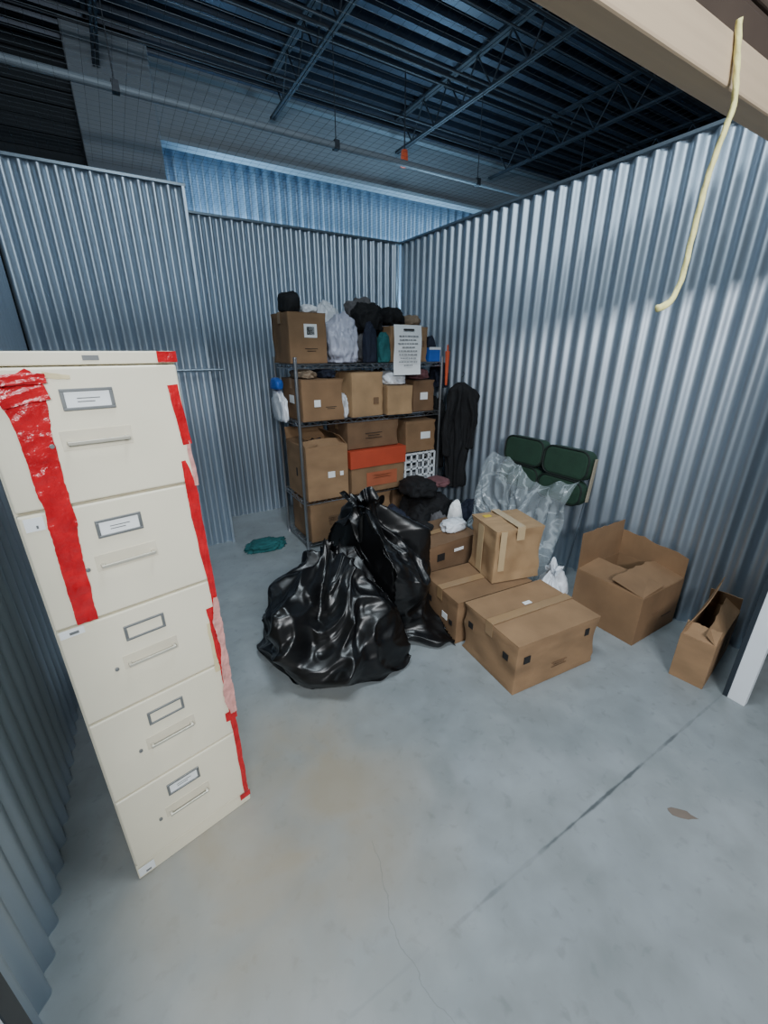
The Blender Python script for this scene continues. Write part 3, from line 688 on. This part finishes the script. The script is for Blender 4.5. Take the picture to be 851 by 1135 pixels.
# ---------------------------------------------------------------- folded green chairs
def slab(b,w,h,t,r,M,n=8):
    out=[]
    for (cx_,cz,a0) in ((w/2-r,h/2-r,0),(-w/2+r,h/2-r,90),(-w/2+r,-h/2+r,180),(w/2-r,-h/2+r,270)):
        for i in range(n+1):
            a=math.radians(a0+90*i/n); out.append((cx_+r*math.cos(a),cz+r*math.sin(a)))
    N=len(out); v=[(-t/2,p,q) for p,q in out]+[(t/2,p,q) for p,q in out]
    f=[tuple(range(N)),tuple(range(2*N-1,N-1,-1))]+[(i,N+i,N+(i+1)%N,(i+1)%N) for i in range(N)]
    b.add(v,f,M)
    return out
def chair(x,y,hh,lean,lab,w,edge=False,rz=0):
    e=thing('folding_camp_chair',lab,'folding chair',(x,y,0),group='folded green camp chairs',rot=(0,math.radians(lean),rz))
    for nm,z,h,xo,th in (('backrest',hh-.12,.20,-.02,.10),('seat',hh-.31,.17,-.035,.09)):
        b=MB(); out=slab(b,w-.004,h,th,.065,Matrix.Translation((xo,0,z))); o=b.obj(nm,GREEN,e,bevel=.022,seg=4)
        p=MB(); pts=[(xo-th/2+.002,a*.985,z+q*.97) for a,q in out]; pts.append(pts[0]); p.path(pts,.006,6); p.obj('piping',GREEND,o)
    for s in (-1,1):
        b=MB(); b.tube((.05,s*(w/2-.06),.012),(.05,s*(w/2-.03),hh-.08),.007,10); b.obj('leg',TRIM,e)
    b=MB(); b.tube((.05,-w/2+.06,.08),(.05,w/2-.06,.08),.006,8); b.obj('cross_bar',TRIM,e)
    if edge:
        b=MB(); b.box(-.03,.0,-w/2-.014,-w/2-.004,.60,hh-.06); b.obj('side_frame',mat('tan_wood_edge',(150,140,122),.6),e,bevel=.004)
chair(2.48,2.10,.965,6,'dark green folded camp chair leaning on the steel wall',.365)
chair(2.48,1.733,.955,6,'dark green folded camp chair with tan side frame beside its twin',.36,True)
# clear polythene sheet draped over the chairs and spilling to the floor
def drape():
    nu,nv=170,140; v=[];f=[]
    for i in range(nv+1):
        t=i/nv
        for j in range(nu+1):
            s=j/nu
            top=.77-.06*s+.05*math.sin(s*7+.6)-.08*abs(noise.noise(Vector((s*5,3,0))))
            z=top*(1-t)+.02*t+.01
            y=2.32-.78*s
            base=2.48+.105*z-.115
            out=.02+.15*math.sin(min(1,t*1.05)*math.pi*.6)*(1-.25*abs(s-.45)*2)
            n1=ridged(Vector((s*2.6+t*.9,t*1.2,0)),1.5,2.2); n2=ridged(Vector((s*4.0-t,t*2.0,0)),2.0,5.1)
            x=base-out-(.055*n1+.032*n2)*sm(0,.15,t+.05)
            y+=.035*noise.noise(Vector((s*3,t*3,4)))
            v.append((min(x,base-.01),y,max(.003,z+.03*noise.noise(Vector((s*4,t*4,9))))))
    for i in range(nv):
        for j in range(nu): a=i*(nu+1)+j; f.append((a,a+1,a+nu+2,a+nu+1))
    b=MB(); b.add(v,f); o=b.obj('polythene_sheet',CLEAR,smooth=True); tag(o,'crumpled clear polythene sheet draped over the green chairs','plastic sheet')
drape()
b=MB(); random.seed(2)
v=[(math.cos(a)*.035*(1+.5*random.random()),math.sin(a)*.014*(1+.5*random.random()),.0015) for a in [TAU*i/11 for i in range(11)]]
b.add(v+[(x,y,.0005) for x,y,z in v],[tuple(range(11)),tuple(range(21,10,-1))]+[(i,11+i,11+(i+1)%11,(i+1)%11) for i in range(11)])
o=b.obj('scrap',mat('grey_scrap',(120,108,98),.8),loc=(1.43,.30,0),rot=(0,0,-.9)); tag(o,'small flat brown scrap on the concrete floor','scrap')

# ---------------------------------------------------------------- lights
def area(name,loc,target,sx,sy,power,col):
    l=bpy.data.lights.new(name,'AREA'); l.shape='RECTANGLE'; l.size=sx; l.size_y=sy; l.energy=power; l.color=col
    o=bpy.data.objects.new(name,l); COL.objects.link(o); o.location=loc
    o.rotation_euler=(Vector(target)-Vector(loc)).to_track_quat('-Z','Y').to_euler()
    return o
area('corridor_lamp',(-.15,-1.7,2.3),(1.2,1.8,.1),1.3,.3,95,(.96,.98,1))
area('upper_wall_fill',(.3,-1.5,2.95),(1.6,3.6,2.2),1.6,.2,34,(.74,.89,1))  # added light over the door curtain, shapes a shadow band on the walls
area('overhead_lamp',(.5,.85,3.5),(1.6,1.3,0),1.2,.4,68,(.80,.92,1))
area('far_wall_fill',(1.0,5.28,2.3),(3.4,5.5,3.1),.3,.10,45,(.45,.75,1))  # added hidden light raking the far wall's ribs from one side
area('far_wall_fill_long',(4.2,5.26,2.2),(3.9,5.5,3.2),4.0,.12,85,(.48,.77,1))  # added hidden strip light brightening the far wall from below
w=bpy.data.worlds.new('world'); S.world=w; w.use_nodes=True
w.node_tree.nodes['Background'].inputs[0].default_value=(.42,.62,.95,1); w.node_tree.nodes['Background'].inputs[1].default_value=.24

# ---------------------------------------------------------------- camera
c=bpy.data.cameras.new('camera'); co=bpy.data.objects.new('camera',c); COL.objects.link(co); S.camera=co
co.location=(0,0,1.55); co.rotation_euler=(math.radians(90-21.2),0,math.radians(-31.2))
c.sensor_fit='HORIZONTAL'; c.sensor_width=36; c.lens=460/851*36; c.clip_start=.02
